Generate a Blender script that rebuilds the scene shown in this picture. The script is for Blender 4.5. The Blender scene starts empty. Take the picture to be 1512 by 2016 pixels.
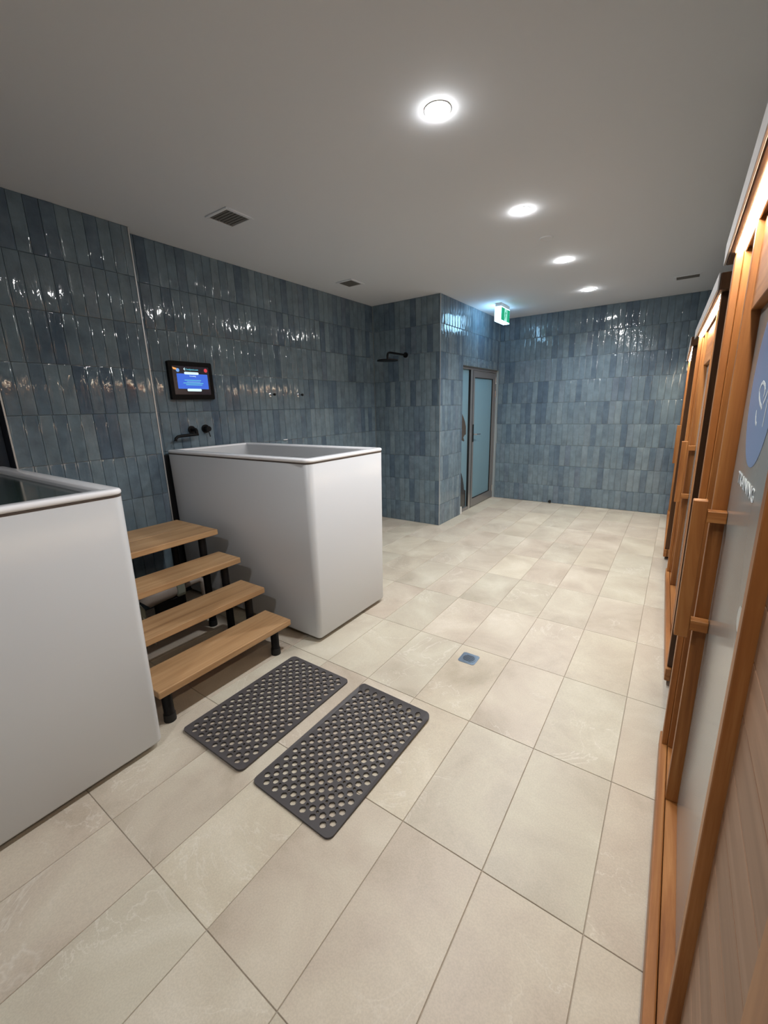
import bpy, bmesh, math, random
from mathutils import Vector, Matrix
from mathutils.geometry import delaunay_2d_cdt

random.seed(7)
scene = bpy.context.scene
C = scene.collection
PI = math.pi

# ------------------------------------------------------------------ camera
CAM_H = 1.45
F_PX, YAW, PITCH, ROLL = 817.902, 35.051, 14.119, -1.471
def cam_axes():
    y, p, r = (math.radians(a) for a in (YAW, PITCH, ROLL))
    f = Vector((-math.sin(y) * math.cos(p), math.cos(y) * math.cos(p), -math.sin(p)))
    rt = Vector((math.cos(y), math.sin(y), 0)); up = rt.cross(f)
    return math.cos(r) * rt + math.sin(r) * up, -math.sin(r) * rt + math.cos(r) * up, f
_rt, _up, _fw = cam_axes()
cd = bpy.data.cameras.new('camera'); cam = bpy.data.objects.new('camera', cd); C.objects.link(cam)
cd.sensor_fit = 'HORIZONTAL'; cd.sensor_width = 36.0; cd.lens = F_PX * 36.0 / 1512.0
cd.clip_start = 0.01
m = Matrix.Identity(4)
for i in range(3):
    m[i][0], m[i][1], m[i][2] = _rt[i], _up[i], -_fw[i]
m[0][3], m[1][3], m[2][3] = 0, 0, CAM_H
cam.matrix_world = m
scene.camera = cam

# ------------------------------------------------------------------ world, light, exposure
w = bpy.data.worlds.new('world'); scene.world = w; w.use_nodes = True
w.node_tree.nodes['Background'].inputs[0].default_value = (0.5, 0.5, 0.5, 1)
w.node_tree.nodes['Background'].inputs[1].default_value = 0.0
scene.view_settings.view_transform = 'Standard'
scene.view_settings.look = 'None'
scene.view_settings.gamma = 1.0
scene.view_settings.use_curve_mapping = False
scene.view_settings.exposure = -0.10
scene.cycles.use_denoising = True
scene.cycles.max_bounces = 10
scene.cycles.diffuse_bounces = 6
scene.cycles.glossy_bounces = 5
scene.cycles.sample_clamp_indirect = 6.0

# ------------------------------------------------------------------ room numbers (metres)
XL, XC, YC, YF, H = -3.249, -2.312, 4.488, 6.408, 2.653
XP, PY0, PY1 = -3.149, 0.766, 1.622
YB, XR = -2.6, 1.75
DOWN_X, DOWN_Y = -0.985, (-0.51, 1.87, 3.04, 4.23, 5.44)  # first entry is an added, unseen fill lamp behind the camera
DOWN_POWER = 60.0

# ------------------------------------------------------------------ materials
MATS = {}
def mat(name, col=(0.5, 0.5, 0.5), rough=0.5, metal=0.0, spec=0.5, emis=None, estr=0.0, coat=0.0):
    if name in MATS: return MATS[name]
    mt = bpy.data.materials.new(name); mt.use_nodes = True
    b = mt.node_tree.nodes['Principled BSDF']
    b.inputs['Base Color'].default_value = (*col, 1); b.inputs['Roughness'].default_value = rough
    b.inputs['Metallic'].default_value = metal; b.inputs['Specular IOR Level'].default_value = spec
    b.inputs['Coat Weight'].default_value = coat
    if emis: b.inputs['Emission Color'].default_value = (*emis, 1); b.inputs['Emission Strength'].default_value = estr
    MATS[name] = mt
    return mt
class NT:
    def __init__(s, mt): s.t = mt.node_tree; s.n = s.t.nodes; s.b = s.n['Principled BSDF']
    def add(s, typ, **kw):
        nd = s.n.new(typ)
        for k, v in kw.items(): setattr(nd, k, v)
        return nd
    def link(s, a, b): s.t.links.new(a, b)
    def ramp(s, fac, stops):
        r = s.add('ShaderNodeValToRGB'); e = r.color_ramp.elements
        while len(e) < len(stops): e.new(0.5)
        for i, (p, c) in enumerate(stops):
            e[i].position = p; e[i].color = (*c, 1) if len(c) == 3 else c
        s.link(fac, r.inputs[0]); return r.outputs[0]
    def mix(s, typ, fac, a, b):
        mx = s.add('ShaderNodeMix', data_type='RGBA', blend_type=typ)
        for inp, v in ((mx.inputs[0], fac), (mx.inputs[6], a), (mx.inputs[7], b)):
            if hasattr(v, 'links'): s.link(v, inp)
            elif isinstance(v, (int, float)): inp.default_value = v
            else: inp.default_value = (*v, 1)
        return mx.outputs[2]
    def coords(s, scale=(1, 1, 1), kind='Object', seed=True, loc_amt=9.0):
        tc = s.add('ShaderNodeTexCoord'); mp = s.add('ShaderNodeMapping'); mp.inputs['Scale'].default_value = scale
        s.link(tc.outputs[kind], mp.inputs['Vector'])
        if seed:
            oi = s.add('ShaderNodeObjectInfo'); mu = s.add('ShaderNodeVectorMath', operation='SCALE')
            cb = s.add('ShaderNodeCombineXYZ')
            for k in range(3): s.link(oi.outputs['Random'], cb.inputs[k])
            s.link(cb.outputs[0], mu.inputs[0]); mu.inputs['Scale'].default_value = loc_amt * 7.3
            s.link(mu.outputs[0], mp.inputs['Location'])
        return mp.outputs[0]
    def noise(s, vec, scale, detail=3, rough=0.5, dist=0.0):
        nz = s.add('ShaderNodeTexNoise'); nz.inputs['Scale'].default_value = scale
        nz.inputs['Detail'].default_value = detail; nz.inputs['Roughness'].default_value = rough
        nz.inputs['Distortion'].default_value = dist
        s.link(vec, nz.inputs['Vector']); return nz.outputs['Fac']
    def bump(s, h, strength, dist):
        bp = s.add('ShaderNodeBump'); bp.inputs['Strength'].default_value = strength; bp.inputs['Distance'].default_value = dist
        s.link(h, bp.inputs['Height']); s.link(bp.outputs[0], s.b.inputs['Normal'])

def make_glaze(name, island):
    mt = mat(name, (0.12, 0.18, 0.21), 0.045, spec=0.5); t = NT(mt)
    if island: rnd = t.add('ShaderNodeNewGeometry').outputs['Random Per Island']
    else: rnd = t.add('ShaderNodeObjectInfo').outputs['Random']
    v = t.coords((1, 1, 1), 'Object', seed=not island)
    base = t.ramp(rnd, [(0.0, (0.092, 0.134, 0.182)), (0.22, (0.124, 0.174, 0.220)), (0.5, (0.164, 0.222, 0.260)),
                        (0.72, (0.144, 0.200, 0.244)), (0.9, (0.188, 0.244, 0.280)), (1.0, (0.132, 0.174, 0.224))])
    cloud = t.noise(v, 9.0, 4, 0.6)
    c2 = t.ramp(cloud, [(0.3, (0.74, 0.74, 0.76)), (0.7, (1.18, 1.18, 1.16))])
    t.link(t.mix('MULTIPLY', 1.0, base, c2), t.b.inputs['Base Color'])
    v2 = t.coords((1.0, 1.0, 0.32), 'Object', seed=not island, loc_amt=3.1)
    n1 = t.noise(v2, 34.0, 2, 0.5, 0.6); n2 = t.noise(v2, 11.0, 1, 0.5)
    ad = t.add('ShaderNodeMath', operation='MULTIPLY_ADD'); t.link(n2, ad.inputs[0]); ad.inputs[1].default_value = 1.6; t.link(n1, ad.inputs[2])
    t.bump(ad.outputs[0], 1.0, 0.0016)
    return mt
make_glaze('tile_glaze', False); make_glaze('tile_glaze_joined', True)

def make_stone():
    mt = mat('stone_tile', (0.55, 0.5, 0.43), 0.42, spec=0.4); t = NT(mt)
    v = t.coords((1, 1, 1), 'Object')
    cl = t.noise(v, 2.6, 6, 0.6, 0.5)
    base = t.ramp(cl, [(0.28, (0.385, 0.340, 0.278)), (0.45, (0.480, 0.432, 0.368)), (0.57, (0.525, 0.486, 0.412)), (0.74, (0.60, 0.565, 0.497))])
    oi = t.add('ShaderNodeObjectInfo')
    tint = t.ramp(oi.outputs['Random'], [(0.0, (1.0, 0.955, 0.92)), (0.35, (1.03, 1.0, 0.97)), (0.7, (0.98, 0.985, 0.945)), (1.0, (1.05, 1.02, 0.96))])
    c = t.mix('MULTIPLY', 1.0, base, tint)
    vein = t.noise(t.coords((1, 1, 1), 'Object', loc_amt=5.0), 2.2, 5, 0.62, 1.4)
    vm = t.ramp(vein, [(0.490, (0, 0, 0)), (0.5, (1, 1, 1)), (0.510, (0, 0, 0))])
    bw = t.add('ShaderNodeMath', operation='MULTIPLY'); t.link(vm, bw.inputs[0])
    gate = t.noise(v, 1.7, 2); gr = t.ramp(gate, [(0.5, (0, 0, 0)), (0.62, (1, 1, 1))]); t.link(gr, bw.inputs[1])
    bw2 = t.add('ShaderNodeMath', operation='MULTIPLY'); t.link(bw.outputs[0], bw2.inputs[0]); bw2.inputs[1].default_value = 0.45
    c = t.mix('MIX', bw2.outputs[0], c, (0.70, 0.665, 0.60))
    speck = t.noise(v, 190.0, 2, 0.6)
    sp = t.ramp(speck, [(0.35, (0.93, 0.93, 0.93)), (0.65, (1.04, 1.04, 1.04))])
    c = t.mix('MULTIPLY', 1.0, c, sp)
    t.link(c, t.b.inputs['Base Color'])
    rr = t.ramp(cl, [(0.3, (0.36, 0.36, 0.36)), (0.7, (0.5, 0.5, 0.5))]); t.link(rr, t.b.inputs['Roughness'])
    t.bump(t.noise(v, 60.0, 4, 0.6), 0.10, 0.002)
make_stone()

def make_wood(name, dark, mid, light, axis, rough=0.45, scale=1.0):
    mt = mat(name, mid, rough, spec=0.35); t = NT(mt)
    sc = {'x': (1.2, 22, 22), 'y': (22, 1.2, 22), 'z': (22, 22, 1.2)}[axis]
    v = t.coords(tuple(a * scale for a in sc), 'Object')
    g = t.noise(v, 1.0, 6, 0.62, 0.8)
    c = t.ramp(g, [(0.28, dark), (0.5, mid), (0.72, light)])
    oi = t.add('ShaderNodeObjectInfo')
    tint = t.ramp(oi.outputs['Random'], [(0.0, (0.88, 0.86, 0.84)), (0.5, (1.0, 1.0, 1.0)), (1.0, (1.1, 1.07, 1.03))])
    t.link(t.mix('MULTIPLY', 1.0, c, tint), t.b.inputs['Base Color'])
    t.bump(g, 0.15, 0.001)
    return mt
CED = ((0.19, 0.066, 0.018), (0.315, 0.125, 0.036), (0.46, 0.218, 0.076))
make_wood('cedar_upright', *CED, 'z'); make_wood('cedar_length', *CED, 'y'); make_wood('cedar_cross', *CED, 'x')
CED2 = ((0.235, 0.128, 0.075), (0.30, 0.170, 0.103), (0.36, 0.213, 0.135))
make_wood('cladding_wood', *CED2, 'y', 0.5)
make_wood('oak_tread', (0.31, 0.175, 0.085), (0.46, 0.28, 0.14), (0.55, 0.36, 0.20), 'y', 0.42)

make_wood('timber_in_shade', (0.045, 0.018, 0.007), (0.075, 0.032, 0.012), (0.10, 0.045, 0.018), 'z')  # cabin timber with the shade of its sides put into the colour
def make_plaster():
    mt = mat('ceiling_paint', (0.72, 0.75, 0.79), 0.85, spec=0.2); t = NT(mt)
    v = t.coords((1, 1, 1), 'Object', seed=False)
    t.bump(t.noise(v, 140.0, 3), 0.08, 0.001)
make_plaster()
mat('grout', (0.30, 0.345, 0.36), 0.85); mat('floor_grout', (0.36, 0.315, 0.26), 0.85)
mat('tile_trim', (0.62, 0.62, 0.62), 0.35, 0.6)
mat('plain_wall', (0.80, 0.81, 0.82), 0.8)
mat('tub_white', (0.60, 0.615, 0.64), 0.26, spec=0.45); mat('trim_grey', (0.42, 0.395, 0.38), 0.5); mat('rim_shade_line', (0.09, 0.07, 0.06), 0.3); mat('tub_gloss', (0.90, 0.90, 0.93), 0.12, spec=0.5)
mat('black_metal', (0.006, 0.006, 0.007), 0.45, spec=0.2); mat('rubber', (0.006, 0.006, 0.006), 0.7)
mat('plain_navy', (0.035, 0.05, 0.075), 0.5); mat('black_board_and_shade', (0.010, 0.014, 0.022), 0.6)  # the black also serves as painted shade on the pier side
mat('chrome', (0.75, 0.76, 0.78), 0.15, 1.0); mat('steel', (0.40, 0.43, 0.48), 0.28, 1.0); mat('dark_hole', (0.006, 0.006, 0.007), 0.8)
mat('alu_frame', (0.30, 0.285, 0.28), 0.38, 0.6); mat('alu_light', (0.55, 0.53, 0.51), 0.3, 0.85)
mat('vent_grey', (0.16, 0.155, 0.145), 0.7); mat('white_plastic', (0.72, 0.71, 0.69), 0.4)
mat('pump_beige', (0.33, 0.28, 0.24), 0.5); mat('pump_green', (0.25, 0.27, 0.22), 0.5)
mat('water_dark', (0.022, 0.036, 0.033), 0.12, spec=0.25)
mat('bezel', (0.004, 0.004, 0.005), 0.35, spec=0.12); mat('screen_dark', (0.01, 0.009, 0.012), 0.2, emis=(0.012, 0.009, 0.014), estr=1.0)
def emi(name, col, s): return mat(name, (0.02, 0.02, 0.02), 0.6, emis=col, estr=s)
emi('ui_blue', (0.05, 0.17, 0.85), 0.9); emi('ui_white', (0.72, 0.95, 1.0), 1.1); emi('ui_cyan', (0.18, 0.75, 0.95), 0.8)
emi('ui_red', (0.85, 0.06, 0.08), 0.8); emi('ui_orange', (1.0, 0.45, 0.12), 1.0); emi('ui_sky', (0.2, 0.45, 0.95), 0.9)
emi('lamp_disc', (1.0, 0.985, 0.97), 300.0); emi('led_strip', (1.0, 0.86, 0.64), 110.0)
emi('exit_white', (0.36, 0.70, 1.0), 14.0); emi('exit_green', (0.0, 0.42, 0.20), 1.0); emi('exit_icon', (0.45, 1.0, 0.85), 1.0)
mat('logo_blue', (0.17, 0.25, 0.43), 0.35); mat('logo_white', (0.62, 0.68, 0.74), 0.4); mat('sticker_pale', (0.42, 0.44, 0.43), 0.35)
def make_mat_rubber():
    mt = mat('mat_rubber', (0.060, 0.055, 0.058), 0.55, spec=0.4); t = NT(mt)
    t.bump(t.noise(t.coords((1, 1, 1), 'Object'), 220.0, 2), 0.15, 0.001)
make_mat_rubber()
def make_film(name, col, trans):
    mt = mat(name, col, 0.04, spec=0.5); t = NT(mt)
    tr = t.add('ShaderNodeBsdfTranslucent'); tr.inputs[0].default_value = (*col, 1)
    mx = t.add('ShaderNodeMixShader'); mx.inputs[0].default_value = trans
    out = t.n['Material Output']
    t.link(t.b.outputs[0], mx.inputs[1]); t.link(tr.outputs[0], mx.inputs[2]); t.link(mx.outputs[0], out.inputs[0])
make_film('film_blue', (0.30, 0.44, 0.50), 0.5)
mat('frosted_glass', (0.24, 0.25, 0.24), 0.2, spec=0.5)
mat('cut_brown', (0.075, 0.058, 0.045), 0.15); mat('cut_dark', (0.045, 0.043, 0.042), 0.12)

# ------------------------------------------------------------------ mesh helpers
class MB:
    def __init__(s): s.bm = bmesh.new()
    def box(s, x0, x1, y0, y1, z0, z1, bev=0.0, seg=1):
        r = bmesh.ops.create_cube(s.bm, size=1.0, matrix=Matrix.Translation(((x0 + x1) / 2, (y0 + y1) / 2, (z0 + z1) / 2))
                                  @ Matrix.Diagonal((abs(x1 - x0), abs(y1 - y0), abs(z1 - z0), 1)))
        if bev > 0:
            es = {e for v in r['verts'] for e in v.link_edges}
            bmesh.ops.bevel(s.bm, geom=list(es), offset=bev, segments=seg, profile=0.5, affect='EDGES')
        return s
    def frame(s, ax):
        z = Vector(ax).normalized(); x = z.orthogonal().normalized(); return x, z.cross(x), z
    def tube(s, pts, rad, seg=12, caps=True):
        pts = [Vector(p) for p in pts]; rads = rad if isinstance(rad, (list, tuple)) else [rad] * len(pts)
        rings = []; px = None
        for i, p in enumerate(pts):
            d = (pts[min(i + 1, len(pts) - 1)] - pts[max(i - 1, 0)]).normalized()
            if px is None: px = d.orthogonal().normalized()
            px = (px - d * px.dot(d)).normalized(); py = d.cross(px)
            rings.append([s.bm.verts.new(p + rads[i] * (math.cos(2 * PI * k / seg) * px + math.sin(2 * PI * k / seg) * py)) for k in range(seg)])
        for a, b in zip(rings, rings[1:]):
            for k in range(seg): s.bm.faces.new((a[k], a[(k + 1) % seg], b[(k + 1) % seg], b[k]))
        if caps: s.bm.faces.new(rings[0][::-1]); s.bm.faces.new(rings[-1])
        return s
    def loft(s, loops, cap0=False, cap1=False):
        rings = [[s.bm.verts.new(p) for p in lp] for lp in loops]; n = len(rings[0])
        for a, b in zip(rings, rings[1:]):
            for k in range(n): s.bm.faces.new((a[k], a[(k + 1) % n], b[(k + 1) % n], b[k]))
        if cap0: s.bm.faces.new(rings[0][::-1])
        if cap1: s.bm.faces.new(rings[-1])
        return s
    def poly(s, pts, thick):           # flat polygon prism: pts in 3D, extruded by vector thick
        t = Vector(thick); a = [s.bm.verts.new(p) for p in pts]; b = [s.bm.verts.new(Vector(p) + t) for p in pts]; n = len(a)
        s.bm.faces.new(a[::-1]); s.bm.faces.new(b)
        for k in range(n): s.bm.faces.new((a[k], a[(k + 1) % n], b[(k + 1) % n], b[k]))
        return s
    def build(s, name, mt, parent=None, smooth=False, angle=None):
        bmesh.ops.recalc_face_normals(s.bm, faces=s.bm.faces)
        me = bpy.data.meshes.new(name); s.bm.to_mesh(me); s.bm.free()
        me.materials.append(MATS[mt])
        if smooth:
            for p in me.polygons: p.use_smooth = True
            me.set_sharp_from_angle(angle=math.radians(angle or 40))
        o = bpy.data.objects.new(name, me); C.objects.link(o)
        if parent: o.parent = parent
        return o
def tag(o, label=None, cat=None, group=None, kind=None):
    if label: o['label'] = label
    if cat: o['category'] = cat
    if group: o['group'] = group
    if kind: o['kind'] = kind
    return o
def thing(name, loc, label, cat, group=None, rot=(0, 0, 0)):
    o = bpy.data.objects.new(name, None); C.objects.link(o); o.location = loc; o.rotation_euler = rot
    o.empty_display_size = 0.1
    return tag(o, label, cat, group)
def copy_tree(o, parent=None):
    c = o.copy(); C.objects.link(c); c.parent = parent
    for ch in list(o.children): copy_tree(ch, c)
    return c
def rrect(x0, x1, y0, y1, z, r, n=6):
    out = []
    for cx, cy, a0 in ((x1 - r, y1 - r, 0), (x0 + r, y1 - r, 90), (x0 + r, y0 + r, 180), (x1 - r, y0 + r, 270)):
        for k in range(n + 1):
            a = math.radians(a0 + 90 * k / n); out.append((cx + r * math.cos(a), cy + r * math.sin(a), z))
    return out
def disc(c, u, v, r, n=24): return [Vector(c) + r * (math.cos(2 * PI * k / n) * Vector(u) + math.sin(2 * PI * k / n) * Vector(v)) for k in range(n)]
def text_part(txt, size, mt, parent, mtx, name='lettering', ext=0.0004, align='CENTER'):
    cu = bpy.data.curves.new(name, 'FONT'); cu.body = txt; cu.size = size; cu.align_x = align; cu.extrude = ext
    o = bpy.data.objects.new('tmp_text', cu); C.objects.link(o)
    dg = bpy.context.evaluated_depsgraph_get(); me = bpy.data.meshes.new_from_object(o.evaluated_get(dg))
    bpy.data.objects.remove(o); me.name = name; me.transform(mtx)
    me.materials.clear(); me.materials.append(MATS[mt])
    n = bpy.data.objects.new(name, me); C.objects.link(n); n.parent = parent
    return n
def basis(o, u, v):                    # text basis: x along u, y along v
    u, v = Vector(u), Vector(v); n = u.cross(v); mm = Matrix.Identity(4)
    for i in range(3): mm[i][0], mm[i][1], mm[i][2], mm[i][3] = u[i], v[i], n[i], o[i]
    return mm

# ------------------------------------------------------------------ structure: floor
fl = tag(MB().box(XL - 0.6, XR, YB, YF + 0.2, -0.12, -0.003).build('floor', 'floor_grout'), kind='structure')
GX, GW, GY, GL = -1.245, 0.2992, 2.169, 0.5890
ftile = {}
def floor_tile(x0, x1, y0, y1):
    key = (round(x1 - x0, 3), round(y1 - y0, 3))
    if key not in ftile:
        hw, hl = (x1 - x0) / 2 - 0.0012, (y1 - y0) / 2 - 0.0012
        b = MB(); b.box(-hw, hw, -hl, hl, -0.009, 0.0, 0.0012); o = b.build('tile', 'stone_tile', fl); ftile[key] = o.data
    else:
        o = bpy.data.objects.new('tile', ftile[key]); C.objects.link(o); o.parent = fl
    o.location = ((x0 + x1) / 2, (y0 + y1) / 2, random.uniform(-0.0003, 0.0))
for c in range(-7, 6):
    for r in range(-9, 8):
        x0, x1 = max(GX + c * GW, XL), min(GX + (c + 1) * GW, XR)
        y0, y1 = max(GY + r * GL, YB), min(GY + (r + 1) * GL, YF)
        if x1 - x0 > 0.02 and y1 - y0 > 0.02: floor_tile(x0, x1, y0, y1)

# ------------------------------------------------------------------ structure: ceiling and walls
tag(MB().box(XL - 1.6, XR + 0.1, YB, YF + 0.15, H, H + 0.1).build('ceiling', 'ceiling_paint'), kind='structure')
TH = 0.009                                    # tile thickness
TW, ZP, Z0 = 0.0735, 0.2985, 0.262            # tile pitch, row pitch, first row joint
def joints(z1=H):
    out = [0.0]; z = Z0
    while z < z1 - 0.01: out.append(z); z += ZP
    return out + [z1]
tile_meshes = []
def tile_bm(bm, w, h, dz, M):                  # one glazed tile with uneven, pillowed face; local x=width, y=out, z=up
    g = 0.0010
    def ring(ex, ez, y, d=None):
        return [bm.verts.new(M @ Vector((sx * (w / 2 - g - ex), y + (d[i] if d else 0), (g + ez) if sz < 0 else (h - g - ez))))
                for i, (sx, sz) in enumerate(((-1, -1), (1, -1), (1, 1), (-1, 1)))]
    vs = [ring(0, 0, 0.0), ring(0.0003, 0.0003, TH - 0.0017, dz), ring(0.0075, 0.0035, TH - 0.0001, dz), ring(0.0125, 0.0070, TH, dz)]
    for a, b in zip(vs, vs[1:]):
        for k in range(4): bm.faces.new((a[k], a[(k + 1) % 4], b[(k + 1) % 4], b[k]))
    bm.faces.new(vs[3])
def rdz(): return [random.uniform(-0.0006, 0.0006) for _ in range(4)]
W0, H0 = TW, ZP
for k in range(8):
    b = MB(); tile_bm(b.bm, W0, H0, rdz(), Matrix.Identity(4))
    bmesh.ops.recalc_face_normals(b.bm, faces=b.bm.faces)
    me = bpy.data.meshes.new('tile'); b.bm.to_mesh(me); b.bm.free(); me.materials.append(MATS['tile_glaze'])
    for p in me.polygons: p.use_smooth = True
    me.set_sharp_from_angle(angle=math.radians(34))
    tile_meshes.append(me)
def wall_tiles(parent, org, du, dn, u0, u1, zs, skip=None, joined=None, limit=300, stack=False):
    """tiles in columns from u0 to u1 along du from org, facing dn; skip(u0,u1,z0,z1)->True leaves it out;
       joined(u,z)->True puts it in the joined mesh"""
    du, dn = Vector(du), Vector(dn); rest = MB(); nrest = 0; n = 0
    rot = Matrix((( du.x, dn.x, 0, 0), (du.y, dn.y, 0, 0), (0, 0, 1, 0), (0, 0, 0, 1)))
    mir = rot.to_3x3().determinant() < 0
    if mir: rot = Matrix(((-du.x, dn.x, 0, 0), (-du.y, dn.y, 0, 0), (0, 0, 1, 0), (0, 0, 0, 1)))
    for i, (z0, z1) in enumerate(zip(zs, zs[1:])):
        off = random.uniform(-0.05, 0.05) * TW if stack else random.uniform(-0.3, 0.3) * TW
        u = u0 - (off % TW)
        while u < u1 - 0.004:
            a, b_ = max(u, u0), min(u + TW, u1); u += TW
            if b_ - a < 0.006: continue
            parts = [(a, b_, z0, z1)]
            if skip: parts = skip(a, b_, z0, z1)
            for (a2, b2, q0, q1) in parts:
                if b2 - a2 < 0.006 or q1 - q0 < 0.006: continue
                p = Vector(org) + du * ((a2 + b2) / 2); p.z = q0
                tilt = Matrix.Rotation(random.gauss(0, 0.0035), 4, 'Z') @ Matrix.Rotation(random.gauss(0, 0.0016), 4, 'X')
                sc = Matrix.Diagonal(((b2 - a2) / W0, 1, (q1 - q0) / H0, 1))
                M = Matrix.Translation(p + dn * random.uniform(-0.0004, 0.0004)) @ rot @ tilt @ sc
                if (joined and joined((a2 + b2) / 2, (q0 + q1) / 2)) or n >= limit:
                    tile_bm(rest.bm, W0, H0, rdz(), M); nrest += 1
                else:
                    o = bpy.data.objects.new('tile', random.choice(tile_meshes)); C.objects.link(o); o.parent = parent
                    o.matrix_local = M; n += 1
    if nrest:
        tag(rest.build('tile_field', 'tile_glaze_joined', parent), kind='stuff')
        me = parent.children[-1].data
        for p in me.polygons: p.use_smooth = True
        me.set_sharp_from_angle(angle=math.radians(34))
    else: rest.bm.free()
ZS = joints()
G = 0.0085      # grout plane sits this far behind the tile faces
# left wall behind the tubs
wl = tag(MB().box(XL - 0.25, XL - G, YB, YC + 0.05, 0, H).build('wall_left', 'grout'), kind='structure')
wall_tiles(wl, (XL - TH, 0, 0), (0, 1, 0), (1, 0, 0), PY1, YC, ZS, joined=lambda u, z: z < 1.05 and u < 2.95, stack=True)
# boxed-out pier between the tubs
wp = tag(MB().box(XL - 0.05, XP - G, PY0, PY1 - 0.004, 0, H).build('wall_pier', 'grout'), kind='structure')
wall_tiles(wp, (XP - TH, 0, 0), (0, 1, 0), (1, 0, 0), PY0 + 0.004, PY1 - 0.004, ZS, stack=True)
for yy in (PY0, PY1):
    MB().box(XP - 0.006, XP + 0.002, yy - 0.004, yy + 0.004, 0, H - 0.002).build('edge_trim', 'tile_trim', wp)
MB().box(XL - 0.04, XP - 0.004, PY0 - 0.006, PY0 - 0.001, 0, H).build('side_panel', 'black_board_and_shade', wp)  # side face of the pier, coloured black for the shadow on it
# the near end of the left wall, navy panels before the pier
for k in range(3):
    MB().box(XL - 0.03, XL + 0.004, YB + k * 1.12, YB + (k + 1) * 1.12 - 0.004, 0, H).build('panel', 'plain_navy', wl)
# shower wall (front of the projecting block)
ws = tag(MB().box(XL - 0.05, XC - G, YC + G, YC + 0.15, 0, H).build('wall_shower', 'grout'), kind='structure')
wall_tiles(ws, (0, YC + TH, 0), (1, 0, 0), (0, -1, 0), XL + TH, XC - 0.003, ZS)
MB().box(XC - 0.005, XC + 0.001, YC - 0.001, YC + 0.005, 0, H - 0.002).build('edge_trim', 'tile_trim', ws)
# door wall with the opening
DY0, DY1, DZ = 5.116, 6.402, 1.944
b = MB()
b.box(XC - 0.15, XC - G, YC + G + 0.001, DY0, 0, H); b.box(XC - 0.15, XC - G, DY0, YF + 0.1, DZ, H); b.box(XC - 0.15, XC - G, DY1, YF + 0.1, 0, DZ)
wd = tag(b.build('wall_door', 'grout'), kind='structure')
def cut(a, b_, z0, z1):
    if b_ <= DY0: return [(a, b_, z0, z1)]
    out = []
    if a < DY0: out.append((a, DY0, z0, z1)); a = DY0
    if z1 > DZ: out.append((a, b_, max(z0, DZ), z1))
    return out
wall_tiles(wd, (XC - TH, 0, 0), (0, 1, 0), (1, 0, 0), YC + 0.003, YF - 0.001, ZS, skip=cut)
# far wall
wf = tag(MB().box(XC - 0.15, XR + 0.1, YF + G, YF + 0.15, 0, H).build('wall_far', 'grout'), kind='structure')
wall_tiles(wf, (0, YF + TH, 0), (1, 0, 0), (0, -1, 0), XC, XR, ZS, joined=lambda u, z: u > 0.12)
tag(MB().box(XR, XR + 0.1, YB, YF + 0.1, 0, H).build('wall_right', 'plain_wall'), kind='structure')
tag(MB().box(XL - 0.6, XR, YB - 0.1, YB, 0, H).build('wall_back', 'plain_wall'), kind='structure')
# corridor seen through the glass door
tag(MB().box(XL - 1.5, XL - 1.4, YC + 0.1, YF + 0.1, 0, H).build('wall_corridor', 'plain_wall'), kind='structure')
tag(MB().box(XL - 1.5, XC - 0.15, YF + 0.02, YF + 0.1, 0, H).build('wall_corridor_end', 'plain_wall'), kind='structure')
tag(MB().box(XL - 1.5, XC - 0.15, YC + 0.15, YF + 0.05, -0.1, -0.002).build('floor_corridor', 'floor_grout'), kind='structure')

# ------------------------------------------------------------------ structure: glass door
FX = XC - 0.035                              # outer face of the aluminium frame
b = MB()
b.box(FX - 0.06, FX, DY0, DY1, DZ - 0.035, DZ); b.box(FX - 0.06, FX, DY0, DY0 + 0.03, 0.0, DZ - 0.035)
b.box(FX - 0.06, FX, DY1 - 0.05, DY1, 0.0, DZ - 0.035); b.box(FX - 0.06, FX, DY0 + 0.03, 5.43, 0.0, 0.045)
door = tag(b.build('door_1', 'alu_frame'), kind='structure')
MB().box(XC - 0.10, XC - 0.003, DY0 + 0.001, DY0 + 0.05, 0, 0.10).build('threshold_block', 'white_plastic', door)
mu = MB().box(FX - 0.06, FX + 0.004, 5.435, 5.505, 0.0, DZ - 0.035).build('mullion', 'alu_light', door)
MB().box(FX - 0.05, FX + 0.0045, 5.425, 5.4345, 0.05, DZ - 0.04).build('gasket', 'rubber', mu)
MB().box(FX - 0.05, FX + 0.0015, 5.506, 5.528, 0.0, DZ - 0.04).build('gasket', 'rubber', mu)
leaf = MB()
LY0, LY1 = 5.53, 6.345
leaf.box(FX - 0.045, FX, LY0, LY0 + 0.058, 0.012, DZ - 0.04, 0.002); leaf.box(FX - 0.045, FX, LY1 - 0.075, LY1, 0.012, DZ - 0.04, 0.002)
leaf.box(FX - 0.0449, FX - 0.0002, LY0 + 0.05, LY1 - 0.06, 0.012, 0.125); leaf.box(FX - 0.0449, FX - 0.0002, LY0 + 0.05, LY1 - 0.06, DZ - 0.125, DZ - 0.041)
lf = leaf.build('door_leaf', 'alu_frame', door)
b = MB()
for (a, c, z0, z1) in ((LY0 + 0.058, LY0 + 0.066, 0.125, DZ - 0.125), (LY1 - 0.083, LY1 - 0.075, 0.125, DZ - 0.125)): b.box(FX - 0.03, FX - 0.004, a, c, z0, z1)
b.box(FX - 0.03, FX - 0.004, LY0 + 0.066, LY1 - 0.083, 0.1251, 0.133); b.box(FX - 0.03, FX - 0.004, LY0 + 0.066, LY1 - 0.083, DZ - 0.133, DZ - 0.1251)
b.build('glazing_bead', 'rubber', lf)
MB().box(FX - 0.028, FX - 0.018, LY0 + 0.066, LY1 - 0.083, 0.133, DZ - 0.133).build('glass_pane', 'film_blue', lf)
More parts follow.
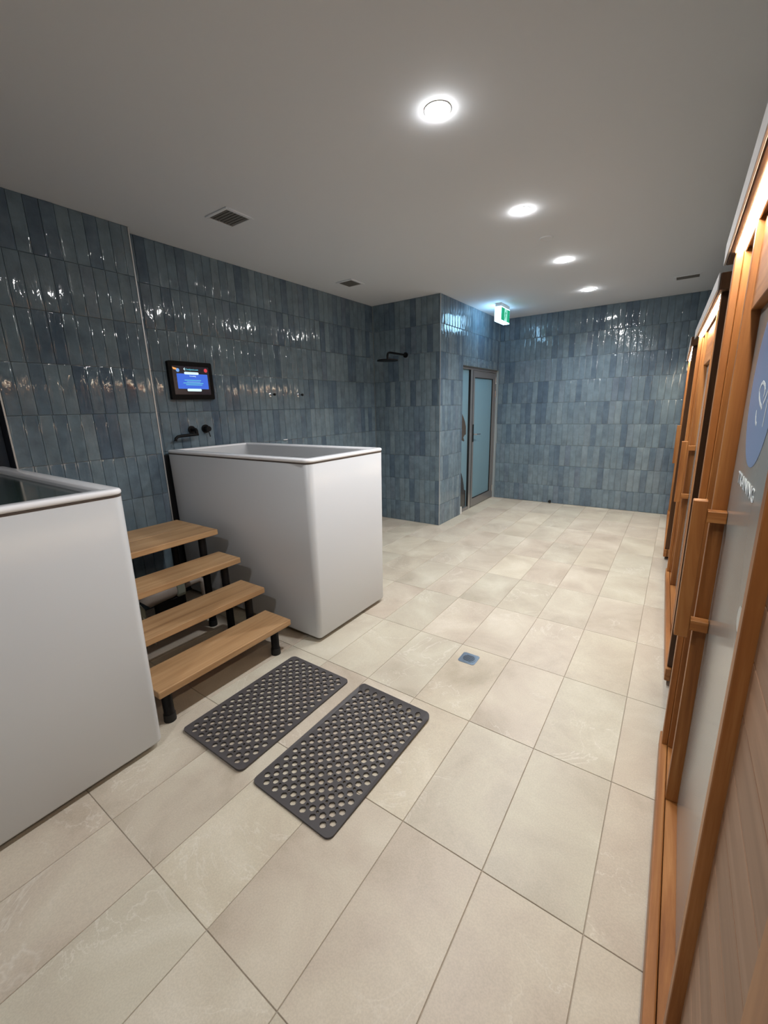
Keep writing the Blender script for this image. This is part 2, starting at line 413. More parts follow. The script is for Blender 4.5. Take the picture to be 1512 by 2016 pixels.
for z in (1.80, 1.60, 0.16):
    MB().tube([(FX + 0.010, LY1 + 0.008, z - 0.05), (FX + 0.010, LY1 + 0.008, z + 0.05)], 0.009, 10).build('hinge', 'chrome', lf, True)
hd = MB().box(FX, FX + 0.006, LY0 + 0.012, LY0 + 0.046, 0.95, 1.19, 0.002)
hd = hd.build('handle_plate', 'black_metal', lf)
MB().tube([(FX + 0.004, LY0 + 0.028, 1.055), (FX + 0.045, LY0 + 0.028, 1.055), (FX + 0.055, LY0 + 0.045, 1.055), (FX + 0.055, LY0 + 0.15, 1.052)], 0.010, 10).build('lever', 'chrome', lf, True)
sp = MB().box(FX - 0.032, FX - 0.022, DY0 + 0.028, 5.425, 0.045, DZ - 0.035).build('side_pane', 'film_blue', door)
gx = FX - 0.0217
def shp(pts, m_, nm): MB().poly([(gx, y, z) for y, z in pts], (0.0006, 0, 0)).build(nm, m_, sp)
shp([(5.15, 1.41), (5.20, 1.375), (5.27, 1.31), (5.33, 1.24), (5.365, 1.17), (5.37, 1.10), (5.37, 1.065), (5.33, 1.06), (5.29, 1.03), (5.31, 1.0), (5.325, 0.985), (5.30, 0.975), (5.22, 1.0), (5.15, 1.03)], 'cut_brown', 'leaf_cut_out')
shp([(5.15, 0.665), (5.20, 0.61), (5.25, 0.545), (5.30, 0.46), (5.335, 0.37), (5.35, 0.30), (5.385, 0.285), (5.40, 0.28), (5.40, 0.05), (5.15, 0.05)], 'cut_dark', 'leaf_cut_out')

# ------------------------------------------------------------------ downlights
dl = None
def make_downlight(y):
    t = thing('downlight', (DOWN_X, y, H), 'x', 'downlight', 'round downlights in a row along the ceiling')
    b = MB(); n = 32
    prof = [(0.0565, 0.0), (0.0565, -0.0015), (0.0545, -0.0022), (0.053, -0.0016), (0.0522, -0.0004)]
    b.loft([[(r * math.cos(2 * PI * k / n), r * math.sin(2 * PI * k / n), z) for k in range(n)] for r, z in prof])
    b.build('trim_ring', 'white_plastic', t, True)
    b = MB(); b.loft([[(r * math.cos(2 * PI * k / n), r * math.sin(2 * PI * k / n), z) for k in range(n)] for r, z in ((0.0518, -0.0006), (0.050, -0.004), (0.042, -0.0075), (0.028, -0.0105), (0.001, -0.012))])
    b.build('lens', 'lamp_disc', t, True, 80)
    return t
names = {1.87: 'large bright downlight nearest the camera, high in the ceiling', 3.04: 'second downlight along the ceiling row, before the small round sensor',
         4.23: 'third downlight along the ceiling row, just past the small round sensor', 5.44: 'farthest and smallest downlight in the row, nearest the far tiled wall',
         -0.51: 'added fill downlight behind the camera, unseen, lifting the near floor'}
for i, y in enumerate(DOWN_Y):
    if dl is None: t = dl = make_downlight(y)
    else: t = copy_tree(dl); t.location.y = y
    t['label'] = names[y]
    ld = bpy.data.lights.new('downlight_lamp', 'SPOT'); ld.energy = DOWN_POWER * (0.6 if y < 0 else 1.0); ld.color = (0.95, 0.972, 1.0)
    ld.spot_size = math.radians(148); ld.spot_blend = 0.7; ld.shadow_soft_size = 0.045
    lo = bpy.data.objects.new('downlight_lamp', ld); C.objects.link(lo); lo.location = (0, 0, -0.02); lo.parent = t
# corridor lamp behind the glass door
cl_ = bpy.data.lights.new('corridor_lamp', 'AREA'); cl_.energy = 45; cl_.size = 0.9; cl_.color = (0.82, 0.93, 1.0)
co = bpy.data.objects.new('corridor_lamp', cl_); C.objects.link(co); co.location = (-3.5, 5.5, H - 0.02)

# ------------------------------------------------------------------ ceiling fittings
def square_vent(name, x0, x1, y0, y1, label, n=7, border=0.02):
    t = thing(name, ((x0 + x1) / 2, (y0 + y1) / 2, H), label, 'vent', 'ceiling vents')
    hx, hy = (x1 - x0) / 2, (y1 - y0) / 2; b = MB()
    b.box(-hx - border, hx + border, -hy - border, -hy, -0.008, -0.0002, 0.002); b.box(-hx - border, hx + border, hy, hy + border, -0.008, -0.0002, 0.002)
    b.box(-hx - border, -hx, -hy, hy, -0.0078, -0.0002); b.box(hx, hx + border, -hy, hy, -0.0078, -0.0002)
    b.build('frame', 'ceiling_paint', t)
    MB().box(-hx, hx, -hy, hy, -0.0012, -0.0002).build('backing', 'vent_grey', t)
    for k in range(n):
        y = -hy + (k + 0.5) * 2 * hy / n
        MB().box(-hx, hx, y - 0.35 * 2 * hy / n, y + 0.35 * 2 * hy / n, -0.005, -0.0025).build('slat', 'vent_grey', t)
    return t
square_vent('ceiling_vent', -2.605, -2.425, 1.865, 2.035, 'square grey ceiling vent above the screen wall, nearer the camera')
square_vent('ceiling_vent', -2.915, -2.755, 3.475, 3.645, 'square grey ceiling vent near the shower corner, the farther one')
square_vent('ceiling_vent', -0.190, 0.000, 5.510, 5.640, 'narrow slot vent in the ceiling above the far sauna cabins', 4)
t = thing('ceiling_sensor', (-0.98, 3.615, H), 'small flush round white sensor between the second and third downlights', 'sensor')
n = 32; b = MB()
b.loft([[(r * math.cos(2 * PI * k / n), r * math.sin(2 * PI * k / n), z) for k in range(n)] for r, z in ((0.050, -0.0001), (0.050, -0.003), (0.044, -0.006), (0.040, -0.004), (0.001, -0.005))])
b.build('cover', 'ceiling_paint', t, True)
b = MB(); b.tube([(-0.033, -0.02, -0.0045), (-0.033, -0.02, -0.009)], 0.004, 8); b.build('indicator', 'white_plastic', t)

# exit sign
t = thing('exit_sign', (-1.98, 5.52, H), 'lit green and white running-man exit sign hanging from the ceiling by the glass door', 'exit sign')
MB().box(-0.036, 0.036, -0.158, 0.158, -0.040, -0.0005, 0.003).build('base', 'white_plastic', t)
bd = MB().box(-0.040, 0.040, -0.160, 0.160, -0.205, -0.0402, 0.004).build('diffuser', 'exit_white', t)
sf = MB().box(0.0402, 0.0420, -0.153, 0.150, -0.194, -0.048).build('sign_face', 'exit_green', t)
MB().box(0.0421, 0.0428, -0.040, 0.055, -0.192, -0.052).build('doorway_icon', 'exit_icon', sf)
b = MB(); fx = 0.0429
def limb(p, q, w):
    p, q = Vector((fx, *p)), Vector((fx, *q)); d = (q - p).normalized(); nrm = Vector((0, -d.z, d.y)) * w
    b.poly([p + nrm, q + nrm, q - nrm, p - nrm], (0.0006, 0, 0))
b.poly(disc((fx, 0.018, -0.072), (0, 1, 0), (0, 0, 1), 0.010, 12), (0.0006, 0, 0))
for p, q, w_ in (((0.012, -0.084), (-0.002, -0.125), 0.010), ((0.010, -0.088), (0.034, -0.104), 0.005), ((0.010, -0.088), (-0.016, -0.098), 0.005), ((-0.016, -0.098), (-0.024, -0.118), 0.004),
                 ((-0.002, -0.122), (0.020, -0.142), 0.006), ((0.020, -0.142), (0.012, -0.172), 0.005), ((-0.004, -0.122), (-0.016, -0.150), 0.006), ((-0.016, -0.150), (-0.034, -0.166), 0.005)): limb(p, q, w_)
b.build('runner_icon', 'exit_green', sf)

# ------------------------------------------------------------------ plunge tubs
def make_tub(x0, x1, y0, y1, hT, label, wlevel, wlabel):
    t = thing('plunge_tub', ((x0 + x1) / 2, (y0 + y1) / 2, 0), label, 'tub', 'plunge tubs against the tiled wall')
    hx, hy = (x1 - x0) / 2, (y1 - y0) / 2; R = 0.038
    def L(d, z, r=R): return rrect(-hx + d, hx - d, -hy + d, hy - d, z, max(r - d, 0.004), 8)
    zb = 0.022
    e = -0.007                                       # the walls flare a little towards the top
    b = MB(); b.loft([L(0.04, zb), L(0.022, zb + 0.001), L(0.013, zb + 0.006), L(0.009, zb + 0.016), L(e, hT - 0.028), L(e + 0.006, hT - 0.022)], cap0=True)
    b.build('body', 'tub_white', t, True, 60)
    b = MB(); b.loft([L(e + 0.006, hT - 0.022), L(e, hT - 0.021), L(e - 0.003, hT - 0.016), L(e - 0.003, hT - 0.008), L(e + 0.001, hT - 0.002), L(e + 0.007, hT), L(0.046, hT), L(0.052, hT - 0.003), L(0.055, hT - 0.012)])
    b.build('rim', 'tub_gloss', t, True, 70)
    b = MB(); b.loft([L(e + 0.0035, hT - 0.031), L(e - 0.0004, hT - 0.030), L(e - 0.0004, hT - 0.0225), L(e + 0.0035, hT - 0.0215)]); b.build('rim_shade_line', 'rim_shade_line', t, True, 30)  # dark strip painting in the groove's shadow line under the rim
    b = MB(); r2 = 0.07
    def I(d, z, r): return rrect(-hx + d, hx - d, -hy + d, hy - d, z, r, 8)
    b.loft([I(0.055, hT - 0.012, 0.012), I(0.060, hT - 0.06, 0.03), I(0.070, 0.20, r2), I(0.11, 0.14, r2)], cap1=True)
    b.build('basin', 'tub_white', t, True, 50)
    for sx in (-1, 1):
        for sy in (-1, 1):
            b = MB(); b.tube([(sx * (hx - 0.12), sy * (hy - 0.12), 0.0), (sx * (hx - 0.12), sy * (hy - 0.12), zb + 0.004)], 0.03, 12); b.build('foot', 'rubber', t)
    MB().box(-hx + 0.05, hx - 0.05, -hy + 0.05, hy - 0.05, 0.006, zb + 0.002).build('base_skirt', 'rubber', t)
    b = MB(); d = 0.072 if wlevel < 1.1 else 0.0605
    b.loft([rrect(-hx + d, hx - d, -hy + d, hy - d, z, 0.03, 6) for z in (wlevel - 0.01, wlevel)], True, True)
    wo = b.build('water', 'water_dark', None); wo.location = t.location
    tag(wo, wlabel, 'water', kind='stuff')
    return t
TUB_H = 1.175
make_tub(-3.20, -1.724, -0.032, 0.710, TUB_H, 'white plunge tub at the left edge, filled to the rim, before the steps', 1.152, 'dark green still water in the tub at the left edge')
make_tub(-3.20, -1.702, 1.686, 2.425, TUB_H, 'white plunge tub beyond the steps, under the wall screen and black spout', 0.93, 'low water inside the tub beyond the steps')
tag(MB().box(XL + 0.008, XL + 0.040, PY1 + 0.012, 2.52, 0.0, 1.135, 0.003).build('backing_board', 'black_board_and_shade'),
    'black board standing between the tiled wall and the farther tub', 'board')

# ------------------------------------------------------------------ timber steps
ST = [(-1.81, 0.205, 0.235), (-2.030, 0.365, 0.235), (-2.245, 0.525, 0.235), (-2.460, 0.685, 0.50)]
SY0, SY1 = 0.745, 1.555
t = thing('timber_steps', (-2.3, (SY0 + SY1) / 2, 0), 'four oak treads on black metal legs climbing between the two white tubs', 'steps')
def tp(x, y, z): return (x + 2.3, y - (SY0 + SY1) / 2, z)
for (xf, zt, dp) in ST:
    planks = ((xf - dp, xf),) if dp < 0.3 else ((xf - dp, xf - 0.236), (xf - 0.234, xf))
    for (a, c) in planks:
        x0, yy0, _ = tp(a, SY0, 0); x1, yy1, _ = tp(c, SY1, 0)
        MB().box(x0, x1, yy0, yy1, zt - 0.036, zt, 0.004, 2).build('tread', 'oak_tread', t)
    for y in (0.80, 1.465):
        for (xx) in ((xf - 0.055,) if dp < 0.3 else (xf - 0.055, xf - 0.42)):
            x, yy, _ = tp(xx, y, 0); b = MB()
            b.tube([(x, yy, 0.003), (x, yy, 0.045), (x, yy, 0.055), (x, yy, zt - 0.037)], [0.027, 0.025, 0.024, 0.024], 16)
            lg = b.build('leg', 'black_metal', t, True)
            b = MB(); b.tube([(x, yy, 0.0), (x, yy, 0.003), (x, yy, 0.04)], [0.028, 0.0285, 0.0272], 16); b.build('rubber_foot', 'rubber', lg, True)
for y in (0.80, 1.465):
    for i, ((xa, za, _), (xb, zb_, _2)) in enumerate(zip(ST, ST[1:])):
        p, q = tp(xa - 0.055, y, za - 0.05), tp(xb - 0.055, y, za - 0.05)
        MB().tube([p, q], 0.013, 8).build('side_rail', 'black_metal', t)

# pump, filter and hoses beneath the steps
t = thing('filter_pump', (-2.72, 1.30, 0), 'beige cylindrical filter pump with pipes in the shadow under the steps', 'pump')
MB().tube([(0, -0.17, 0.245), (0, -0.15, 0.262), (0, 0.02, 0.275), (0, 0.035, 0.275)], [0.040, 0.052, 0.052, 0.045], 18).build('cartridge', 'pump_beige', t, True)
MB().box(-0.04, 0.04, 0.036, 0.10, 0.22, 0.325, 0.008).build('valve_block', 'pump_green', t)
MB().tube([(0, 0.101, 0.275), (0, 0.16, 0.28), (0.01, 0.21, 0.285), (0.01, 0.245, 0.26), (0.01, 0.25, 0.05), (0.01, 0.25, 0.0)], 0.025, 12).build('pipe', 'pump_beige', t, True)
MB().box(-0.07, 0.07, -0.15, 0.12, 0.0, 0.03, 0.004).build('base', 'rubber', t)
MB().box(-0.03, 0.03, -0.10, 0.09, 0.0305, 0.221, 0.004).build('motor', 'black_metal', t)
t = thing('dosing_bottle', (-2.68, 1.06, 0), 'pale bottle with a white lead half hidden behind the left tub, under the steps', 'bottle')
MB().tube([(0, 0, 0), (0, 0, 0.005), (0, 0, 0.23), (0, 0, 0.27), (0, 0, 0.285)], [0.045, 0.05, 0.05, 0.030, 0.022], 18).build('body', 'pump_green', t, True)
MB().tube([(0, 0, 0.2855), (0, 0, 0.315)], 0.026, 14).build('cap', 'white_plastic', t, True)
MB().tube([(0.05, 0.012, 0.20), (0.075, 0.03, 0.17), (0.085, 0.04, 0.12), (0.08, 0.045, 0.05), (0.08, 0.05, 0.004)], 0.004, 8).build('lead', 'white_plastic', t, True)

# ------------------------------------------------------------------ bath mats
def make_bath_mat(x0, x1, y0, y1, label, rz, curls):
    Wd, Ln, T = x1 - x0, y1 - y0, 0.008
    out = [(p[0], p[1]) for p in rrect(-Wd / 2, Wd / 2, -Ln / 2, Ln / 2, 0, 0.026, 5)]
    vs = [Vector(p) for p in out]; es = [(i, (i + 1) % len(out)) for i in range(len(out))]; holes = []
    px = (Wd - 0.062) / 7.0; rows = 27; py = (Ln - 0.060) / (rows - 1)
    def hole(cx, cy, r, nseg):
        s0 = len(vs); holes.append((cx, cy, r))
        for k in range(nseg):
            a = 2 * PI * k / nseg; vs.append(Vector((cx + r * math.cos(a), cy + r * math.sin(a))))
        es.extend((s0 + k, s0 + (k + 1) % nseg) for k in range(nseg))
    for r in range(rows):
        y = -Ln / 2 + 0.030 + r * py; odd = r % 2 == 0
        cnt = 7 if odd else 8
        for k in range(cnt):
            x = -Wd / 2 + 0.031 + (k + (0.5 if odd else 0)) * px
            hole(x, y, 0.0133, 14)
            if not odd and k < 7: hole(x + px / 2, y, 0.0058, 8)
    r = delaunay_2d_cdt(vs, es, [], 1, 1e-6)
    nv, faces = r[0], r[2]
    def inhole(f):
        c = sum((nv[i] for i in f), Vector((0, 0))) / len(f)
        return any((c.x - hx) ** 2 + (c.y - hy) ** 2 < (rr * 0.93) ** 2 for hx, hy, rr in holes)
    keep = [f for f in faces if not inhole(f)]
    def lift(v):
        z = 0.0
        for (ax, ay, rng, h_) in curls:
            d = (v.x * ax + v.y * ay) - (abs(ax) * Wd / 2 + abs(ay) * Ln / 2 - rng)
            if d > 0: z += h_ * (d / rng) ** 2
        return z
    b = MB(); top = [b.bm.verts.new((v.x, v.y, T + lift(v))) for v in nv]; bot = [b.bm.verts.new((v.x, v.y, lift(v))) for v in nv]
    cnt = {}
    for f in keep:
        b.bm.faces.new([top[i] for i in f]); b.bm.faces.new([bot[i] for i in reversed(f)])
        for i, j in zip(f, f[1:] + f[:1]):
            cnt[(i, j)] = cnt.get((i, j), 0) + 1
    for (i, j) in cnt:
        if (j, i) not in cnt: b.bm.faces.new((top[i], bot[i], bot[j], top[j]))
    o = b.build('bath_mat', 'mat_rubber')
    o.location = ((x0 + x1) / 2, (y0 + y1) / 2, 0.0008); o.rotation_euler.z = math.radians(rz)
    return tag(o, label, 'mat', 'perforated grey bath mats')
make_bath_mat(-1.746, -1.312, 0.790, 1.500, 'perforated dark grey bath mat closest to the steps', 0.0, ((0, -1, 0.05, 0.006),))
make_bath_mat(-1.235, -0.812, 0.788, 1.503, 'perforated dark grey bath mat farther from the steps, nearer the saunas', -0.9, ((0, 1, 0.07, 0.016),))

# ------------------------------------------------------------------ floor drain
t = thing('floor_drain', (-0.851, 2.046, 0), 'square polished floor drain with a slotted round grate', 'drain')
n = 28; b = MB(); sq = []
for k in range(n):
    a = 2 * PI * k / n; s = 0.051 / max(abs(math.cos(a)), abs(math.sin(a))); sq.append((s * math.cos(a), s * math.sin(a)))
ci = [(0.043 * math.cos(2 * PI * k / n), 0.043 * math.sin(2 * PI * k / n)) for k in range(n)]
b.loft([[(x, y, 0.0004) for x, y in sq], [(x, y, 0.002) for x, y in sq], [(x, y, 0.002) for x, y in ci], [(x, y, 0.0008) for x, y in ci]]); b.build('surround', 'steel', t)
b = MB(); b.poly([(0.042 * math.cos(2 * PI * k / n), 0.042 * math.sin(2 * PI * k / n), 0.0006) for k in range(n)], (0, 0, 0.0021)); g = b.build('grate', 'steel', t)
for k in range(7):
    y = -0.027 + k * 0.009; hw = math.sqrt(0.035 ** 2 - y * y) if abs(y) < 0.034 else 0.01
    MB().box(-hw, hw, y - 0.0026, y + 0.0026, 0.00275, 0.0029).build('slot', 'dark_hole', g)

# ------------------------------------------------------------------ wall screen
SX = XL + 0.002
t = thing('wall_screen', (SX, 1.980, 1.693), 'black framed touch screen showing a blue message panel, on the tiled wall', 'screen')
def face_rr(y0, y1, z0, z1, r, x0, x1, nm, mt, par, n=4):
    b = MB(); b.poly([(x0, p[0], p[1]) for p in rrect(y0, y1, z0, z1, 0, r, n)], (x1 - x0, 0, 0)); return b.build(nm, mt, par)
face_rr(-0.183, 0.183, -0.143, 0.143, 0.012, 0.0, 0.030, 'bezel', 'bezel', t)
sc_ = face_rr(-0.155, 0.152, -0.105, 0.108, 0.003, 0.0301, 0.0306, 'display', 'screen_dark', t)
def ui(y0, y1, z0, z1, r, mt, nm, lay=1): return face_rr(y0, y1, z0, z1, r, 0.0307 + 0.0003 * lay, 0.0309 + 0.0003 * lay, nm, mt, sc_)
ui(-0.125, 0.136, -0.062, 0.052, 0.006, 'ui_blue', 'message_panel')
ui(-0.062, 0.060, 0.047, 0.066, 0.008, 'ui_white', 'message_bar', 2)
ui(-0.052, 0.070, -0.080, -0.060, 0.008, 'ui_white', 'button_bar', 2)
for (a, c, z) in ((-0.066, 0.075, 0.004), (-0.078, 0.092, -0.018), (-0.058, 0.080, -0.030)): ui(a, c, z - 0.0028, z + 0.0028, 0.002, 'ui_cyan', 'text_line', 2)
ui(-0.048, 0.066, -0.011, -0.005, 0.002, 'ui_sky', 'text_line', 2)
b = MB(); b.poly(disc((0.0312, 0.125, 0.083), (0, 1, 0), (0, 0, 1), 0.015, 16), (0.0002, 0, 0)); b.build('close_icon', 'ui_red', sc_)
b = MB(); b.poly(disc((0.0312, -0.112, 0.076), (0, 1, 0), (0, 0, 1), 0.014, 16), (0.0002, 0, 0)); b.build('round_icon', 'ui_sky', sc_)
b = MB(); b.poly([(0.0313, y, z) for y, z in ((-0.152, 0.098), (-0.148, 0.082), (-0.125, 0.078), (-0.118, 0.090))], (0.0002, 0, 0)); b.build('corner_icon', 'ui_orange', sc_)
b = MB(); b.poly([(0.0313, y, z) for y, z in ((-0.064, 0.086), (-0.054, 0.097), (-0.050, 0.094), (-0.056, 0.086), (-0.050, 0.078), (-0.054, 0.075))], (0.0002, 0, 0)); b.build('back_arrow', 'ui_white', sc_)
text_part('Coolpool.com', 0.0185, 'ui_cyan', sc_, basis((0.0314, 0.006, 0.079), (0, 1, 0), (0, 0, 1)))
text_part('Consulting', 0.0125, 'ui_white', sc_, basis((0.0318, 0.006, 0.032), (0, 1, 0), (0, 0, 1)))

# ------------------------------------------------------------------ black spout and mixer
t = thing('bath_spout', (XL, 1.935, 1.314), 'matt black wall spout turned left over the farther tub', 'spout')
MB().tube([(0.0005, 0, 0), (0.012, 0, 0)], 0.030, 24).build('rosette', 'black_metal', t, True)
MB().tube([(0.0125, 0, 0), (0.06, 0, 0), (0.068, 0, -0.008), (0.068, 0, -0.036)], 0.0145, 14).build('stub', 'black_metal', t, True)
MB().tube([(0.068, 0.012, -0.036), (0.068, -0.13, -0.041), (0.068, -0.16, -0.045), (0.068, -0.178, -0.058), (0.068, -0.182, -0.078)], 0.0115, 14).build('pipe', 'black_metal', t, True)
t = thing('mixer_tap', (XL, 2.058, 1.315), 'round matt black wall mixer with a thin pin lever, beside the spout', 'tap')
MB().tube([(0.0005, 0, 0), (0.012, 0, 0)], 0.034, 24).build('rosette', 'black_metal', t, True)
MB().tube([(0.0125, 0, 0), (0.055, 0, 0)], 0.022, 20).build('body', 'black_metal', t, True)
MB().tube([(0.046, 0, -0.021), (0.056, 0.004, -0.065)], 0.004, 8).build('lever', 'black_metal', t, True)
# robe hooks
for y, lb in ((2.785, 'chrome robe hook nearer the wall screen, on the tiled wall'), (3.150, 'chrome robe hook nearer the shower corner, on the tiled wall')):
    t = thing('robe_hook', (XL, y, 1.596), lb, 'hook', 'pair of robe hooks')
    MB().tube([(0.0003, 0, 0), (0.004, 0, 0), (0.007, 0, 0)], [0.021, 0.021, 0.017], 20).build('rosette', 'chrome', t, True)
    MB().tube([(0.0072, 0, 0), (0.05, 0, 0)], 0.0065, 12).build('stem', 'steel', t, True)
    MB().tube([(0.0502, 0, 0), (0.053, 0, 0), (0.066, 0, 0), (0.068, 0, 0)], [0.008, 0.012, 0.012, 0.009], 14).build('knob', 'black_metal', t, True)
t = thing('wall_clip', (XL, 2.921, 1.160), 'tiny white clip on the tiled wall behind the farther tub', 'clip')
MB().box(0.0005, 0.012, -0.026, 0.026, -0.004, 0.004, 0.001).build('plate', 'tub_gloss', t)
MB().box(0.0122, 0.02, -0.02, 0.02, -0.003, 0.001, 0.001).build('lip', 'tub_gloss', t)

# ------------------------------------------------------------------ shower
t = thing('shower_head', (-2.771, YC, 2.05), 'matt black shower arm and round rain head on the projecting tiled wall', 'shower')
MB().tube([(0, -0.0005, 0), (0, -0.012, 0)], 0.030, 24).build('rosette', 'black_metal', t, True)
MB().tube([(0, -0.0125, 0), (0, -0.34, 0.0), (0, -0.365, -0.004), (0, -0.385, -0.018), (0, -0.392, -0.04), (0, -0.392, -0.072)], 0.0115, 14).build('arm', 'black_metal', t, True)
MB().tube([(0, -0.392, -0.0725), (0, -0.392, -0.078), (0, -0.392, -0.082), (0, -0.392, -0.094), (0, -0.392, -0.0945)], [0.025, 0.030, 0.118, 0.118, 0.114], 36).build('rain_head', 'black_metal', t, True)

# door stop
t = thing('door_stop', (-1.444, YF, 0.028), 'small black rubber door stop at the foot of the far tiled wall', 'door stop')
MB().tube([(0, -0.0005, 0), (0, -0.022, 0)], 0.010, 12).build('stem', 'steel', t, True)
MB().tube([(0, -0.0225, 0), (0, -0.026, 0), (0, -0.046, 0), (0, -0.05, 0)], [0.017, 0.020, 0.020, 0.016], 16).build('bumper', 'rubber', t, True)

# ------------------------------------------------------------------ sauna cabins (local: x = into the cabin, y = along its front, z = up)
CZ0, CZ1 = 1.885, 1.950
def cabin_logo(gl, gxx, cy):
    dsk = MB(); dsk.poly(disc((gxx, cy, 1.475), (0, -1, 0), (0, 0, 1), 0.175, 48), (-0.0004, 0, 0)); dsk.build('logo_disc', 'logo_blue', gl)
    b = MB(); lx = gxx - 0.0007
    def stroke(pts, r):
        P = [Vector((lx, cy - u, 1.475 + v)) for u, v in pts]
        for p, q in zip(P, P[1:]):
            d = (q - p).normalized(); nn = Vector((0, -d.z, d.y)) * r
            b.poly([p + nn, q + nn, q - nn, p - nn], (-0.0003, 0, 0))
    stroke([(0.038, -0.023), (0.044, -0.012), (0.026, 0.001), (-0.002, 0.007), (-0.024, 0.003), (-0.038, -0.010), (-0.025, -0.024), (0.004, -0.037), (0.032, -0.044), (0.036, -0.050)], 0.0036)
    stroke([(0.048, -0.038), (0.066, -0.026), (0.078, -0.015), (0.092, 0.002)], 0.0036)
    stroke([(-0.027, -0.052), (-0.024, -0.065), (-0.016, -0.076), (0.006, -0.082)], 0.0036)
    stroke([(0.115, -0.012), (0.099, -0.032), (0.095, -0.055), (0.091, -0.082)], 0.0030)
    b.build('logo_mark', 'logo_white', gl)
    text_part('TRAINING', 0.048, 'logo_white', gl, basis((gxx - 0.0006, cy, 1.244), (0, -1, 0), (0, 0, 1)) @ Matrix.Diagonal((1.28, 0.86, 1, 1)))
    b = MB(); b.poly(disc((gxx - 0.0003, cy - 0.228, 1.030), (0, -1, 0), (0, 0, 1), 0.026, 20), (-0.0003, 0, 0)); b.build('round_sticker', 'sticker_pale', gl)
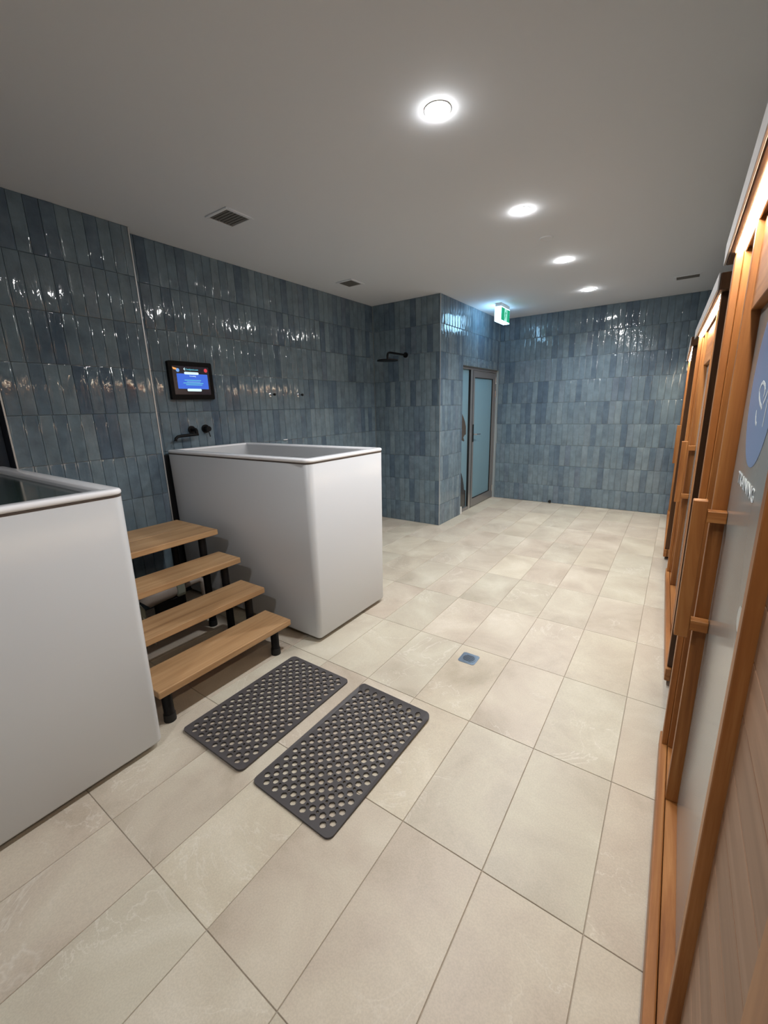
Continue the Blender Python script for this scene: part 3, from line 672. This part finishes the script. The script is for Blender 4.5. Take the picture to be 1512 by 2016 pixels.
def make_cabin(loc, rz, lean, W, label, shift=0.0, detail=True):
    t = thing('sauna_cabin', loc, label, 'sauna', 'timber infrared sauna cabins in a row', (0, math.radians(-lean), math.radians(rz)))
    D0, D1, Cc0, Cc1, HB = 0.430 + shift, 0.456 + shift, 1.195 + shift, 1.225 + shift, 1.150 + shift
    An = W - 0.052
    # plinth
    MB().box(0.0, 0.026, -0.03, W + 0.03, 0.030, 0.100, 0.004, 2).build('plinth_rail', 'cedar_length', t)
    MB().box(0.0275, 0.085, -0.02, W + 0.02, 0.030, 0.0995, 0.001).build('plinth_board', 'cedar_length', t)
    for yy in (0.05, W - 0.11):
        MB().box(0.018, 0.080, yy, yy + 0.06, 0.0, 0.0295).build('foot', 'rubber', t)
    MB().box(0.09, 1.25, 0.02, W - 0.02, 0.0, 0.0295).build('floor_pan', 'rubber', t)
    # corners
    for a, c in ((0.0, 0.052), (An, W)):
        MB().box(0.006, 0.026, a, c, 0.101, CZ0, 0.002).build('corner_trim', 'cedar_upright', t)
        MB().box(0.0265, 0.052, a - (0.008 if a > 0 else 0), c + (0.008 if a == 0 else 0), 0.101, CZ0, 0.002).build('corner_post', 'cedar_upright', t)
    # cladding boards either side of the door
    nb = 20; ph = (CZ0 - 0.101) / nb; bd_cache = {}
    for (a, c) in ((0.061, D0 - 0.0008), (Cc1 + 0.0008, An - 0.009)):
        for k in range(nb):
            key = a
            if key not in bd_cache:
                o = MB().box(0.046, 0.062, a, c, 0.0016, ph - 0.0016, 0.0005).build('board', 'cladding_wood', t); bd_cache[key] = o.data
            else:
                o = bpy.data.objects.new('board', bd_cache[key]); C.objects.link(o); o.parent = t
            o.location = (0, 0, 0.101 + k * ph)
    # door posts
    for a, c in ((D0, D1), (Cc0, Cc1)):
        MB().box(0.026, 0.070, a, c, 0.101, CZ0, 0.0015).build('door_post', 'cedar_upright', t)
    # header above the glass
    MB().box(0.040, 0.075, D1 + 0.0005, Cc0 - 0.0005, 1.668, CZ0 - 0.0005, 0.0015).build('header_board', 'cedar_length', t)
    # glass door
    gl = MB().box(0.060, 0.068, D1 + 0.002, Cc0 - 0.002, 0.104, 1.666).build('glass_door', 'frosted_glass', t)
    gxx = 0.0598; cy = (D1 + Cc0) / 2 + 0.10
    if detail: cabin_logo(gl, gxx, cy)
    # handle
    hb = MB().box(-0.021, 0.014, HB, HB + 0.034, 0.745, 1.172, 0.002).build('handle_bar', 'cedar_upright', t)
    for z in (1.110, 0.772):
        MB().box(0.0145, 0.0595, HB + 0.001, HB + 0.033, z, z + 0.033, 0.0015).build('bracket', 'cedar_cross', hb)
    # cornice and light strip
    b = MB(); b.box(-0.008, 1.25, -0.06, W + 0.12, CZ0 + 0.0005, CZ1, 0.003)
    cn = b.build('cornice', 'timber_in_shade', t)
    MB().box(-0.0145, -0.0085, -0.06, W + 0.12, CZ0 + 0.0005, CZ1, 0.001).build('cornice_trim', 'trim_grey', t)
    MB().box(0.006, 0.026, 0.06, W - 0.03, CZ0 - 0.0015, CZ0, 0.0).build('light_strip', 'led_strip', t)
    MB().box(0.0265, 0.030, 0.06, W - 0.03, CZ0 - 0.008, CZ0, 0.0).build('strip_rail', 'alu_light', t)
    # carcass
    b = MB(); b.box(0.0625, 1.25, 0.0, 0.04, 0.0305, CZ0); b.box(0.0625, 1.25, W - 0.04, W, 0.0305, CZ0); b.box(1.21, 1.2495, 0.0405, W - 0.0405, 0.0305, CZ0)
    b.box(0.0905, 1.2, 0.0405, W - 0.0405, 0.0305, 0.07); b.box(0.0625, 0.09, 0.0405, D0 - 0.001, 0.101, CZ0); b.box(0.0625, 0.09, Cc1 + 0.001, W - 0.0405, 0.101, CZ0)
    b.build('carcass', 'timber_in_shade', t)
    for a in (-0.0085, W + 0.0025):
        MB().box(0.007, 1.25, a, a + 0.006, 0.101, CZ0, 0.001).build('side_panel', 'timber_in_shade', t)  # added dark sides that paint in the shade between cabins
    return t
make_cabin((0.093, 0.262, 0), 0.0, 0.50, 1.568, 'nearest timber sauna cabin at the right edge, its frosted door lettered in white', shift=0.038)
make_cabin((0.097, 2.400, 0), 1.40, 0.55, 1.545, 'middle timber sauna cabin on the right, between the nearest and the farthest cabins', detail=False)
make_cabin((0.030, 4.520, 0), 0.35, 0.40, 1.700, 'farthest timber sauna cabin on the right, next to the far tiled wall', shift=0.13, detail=False)
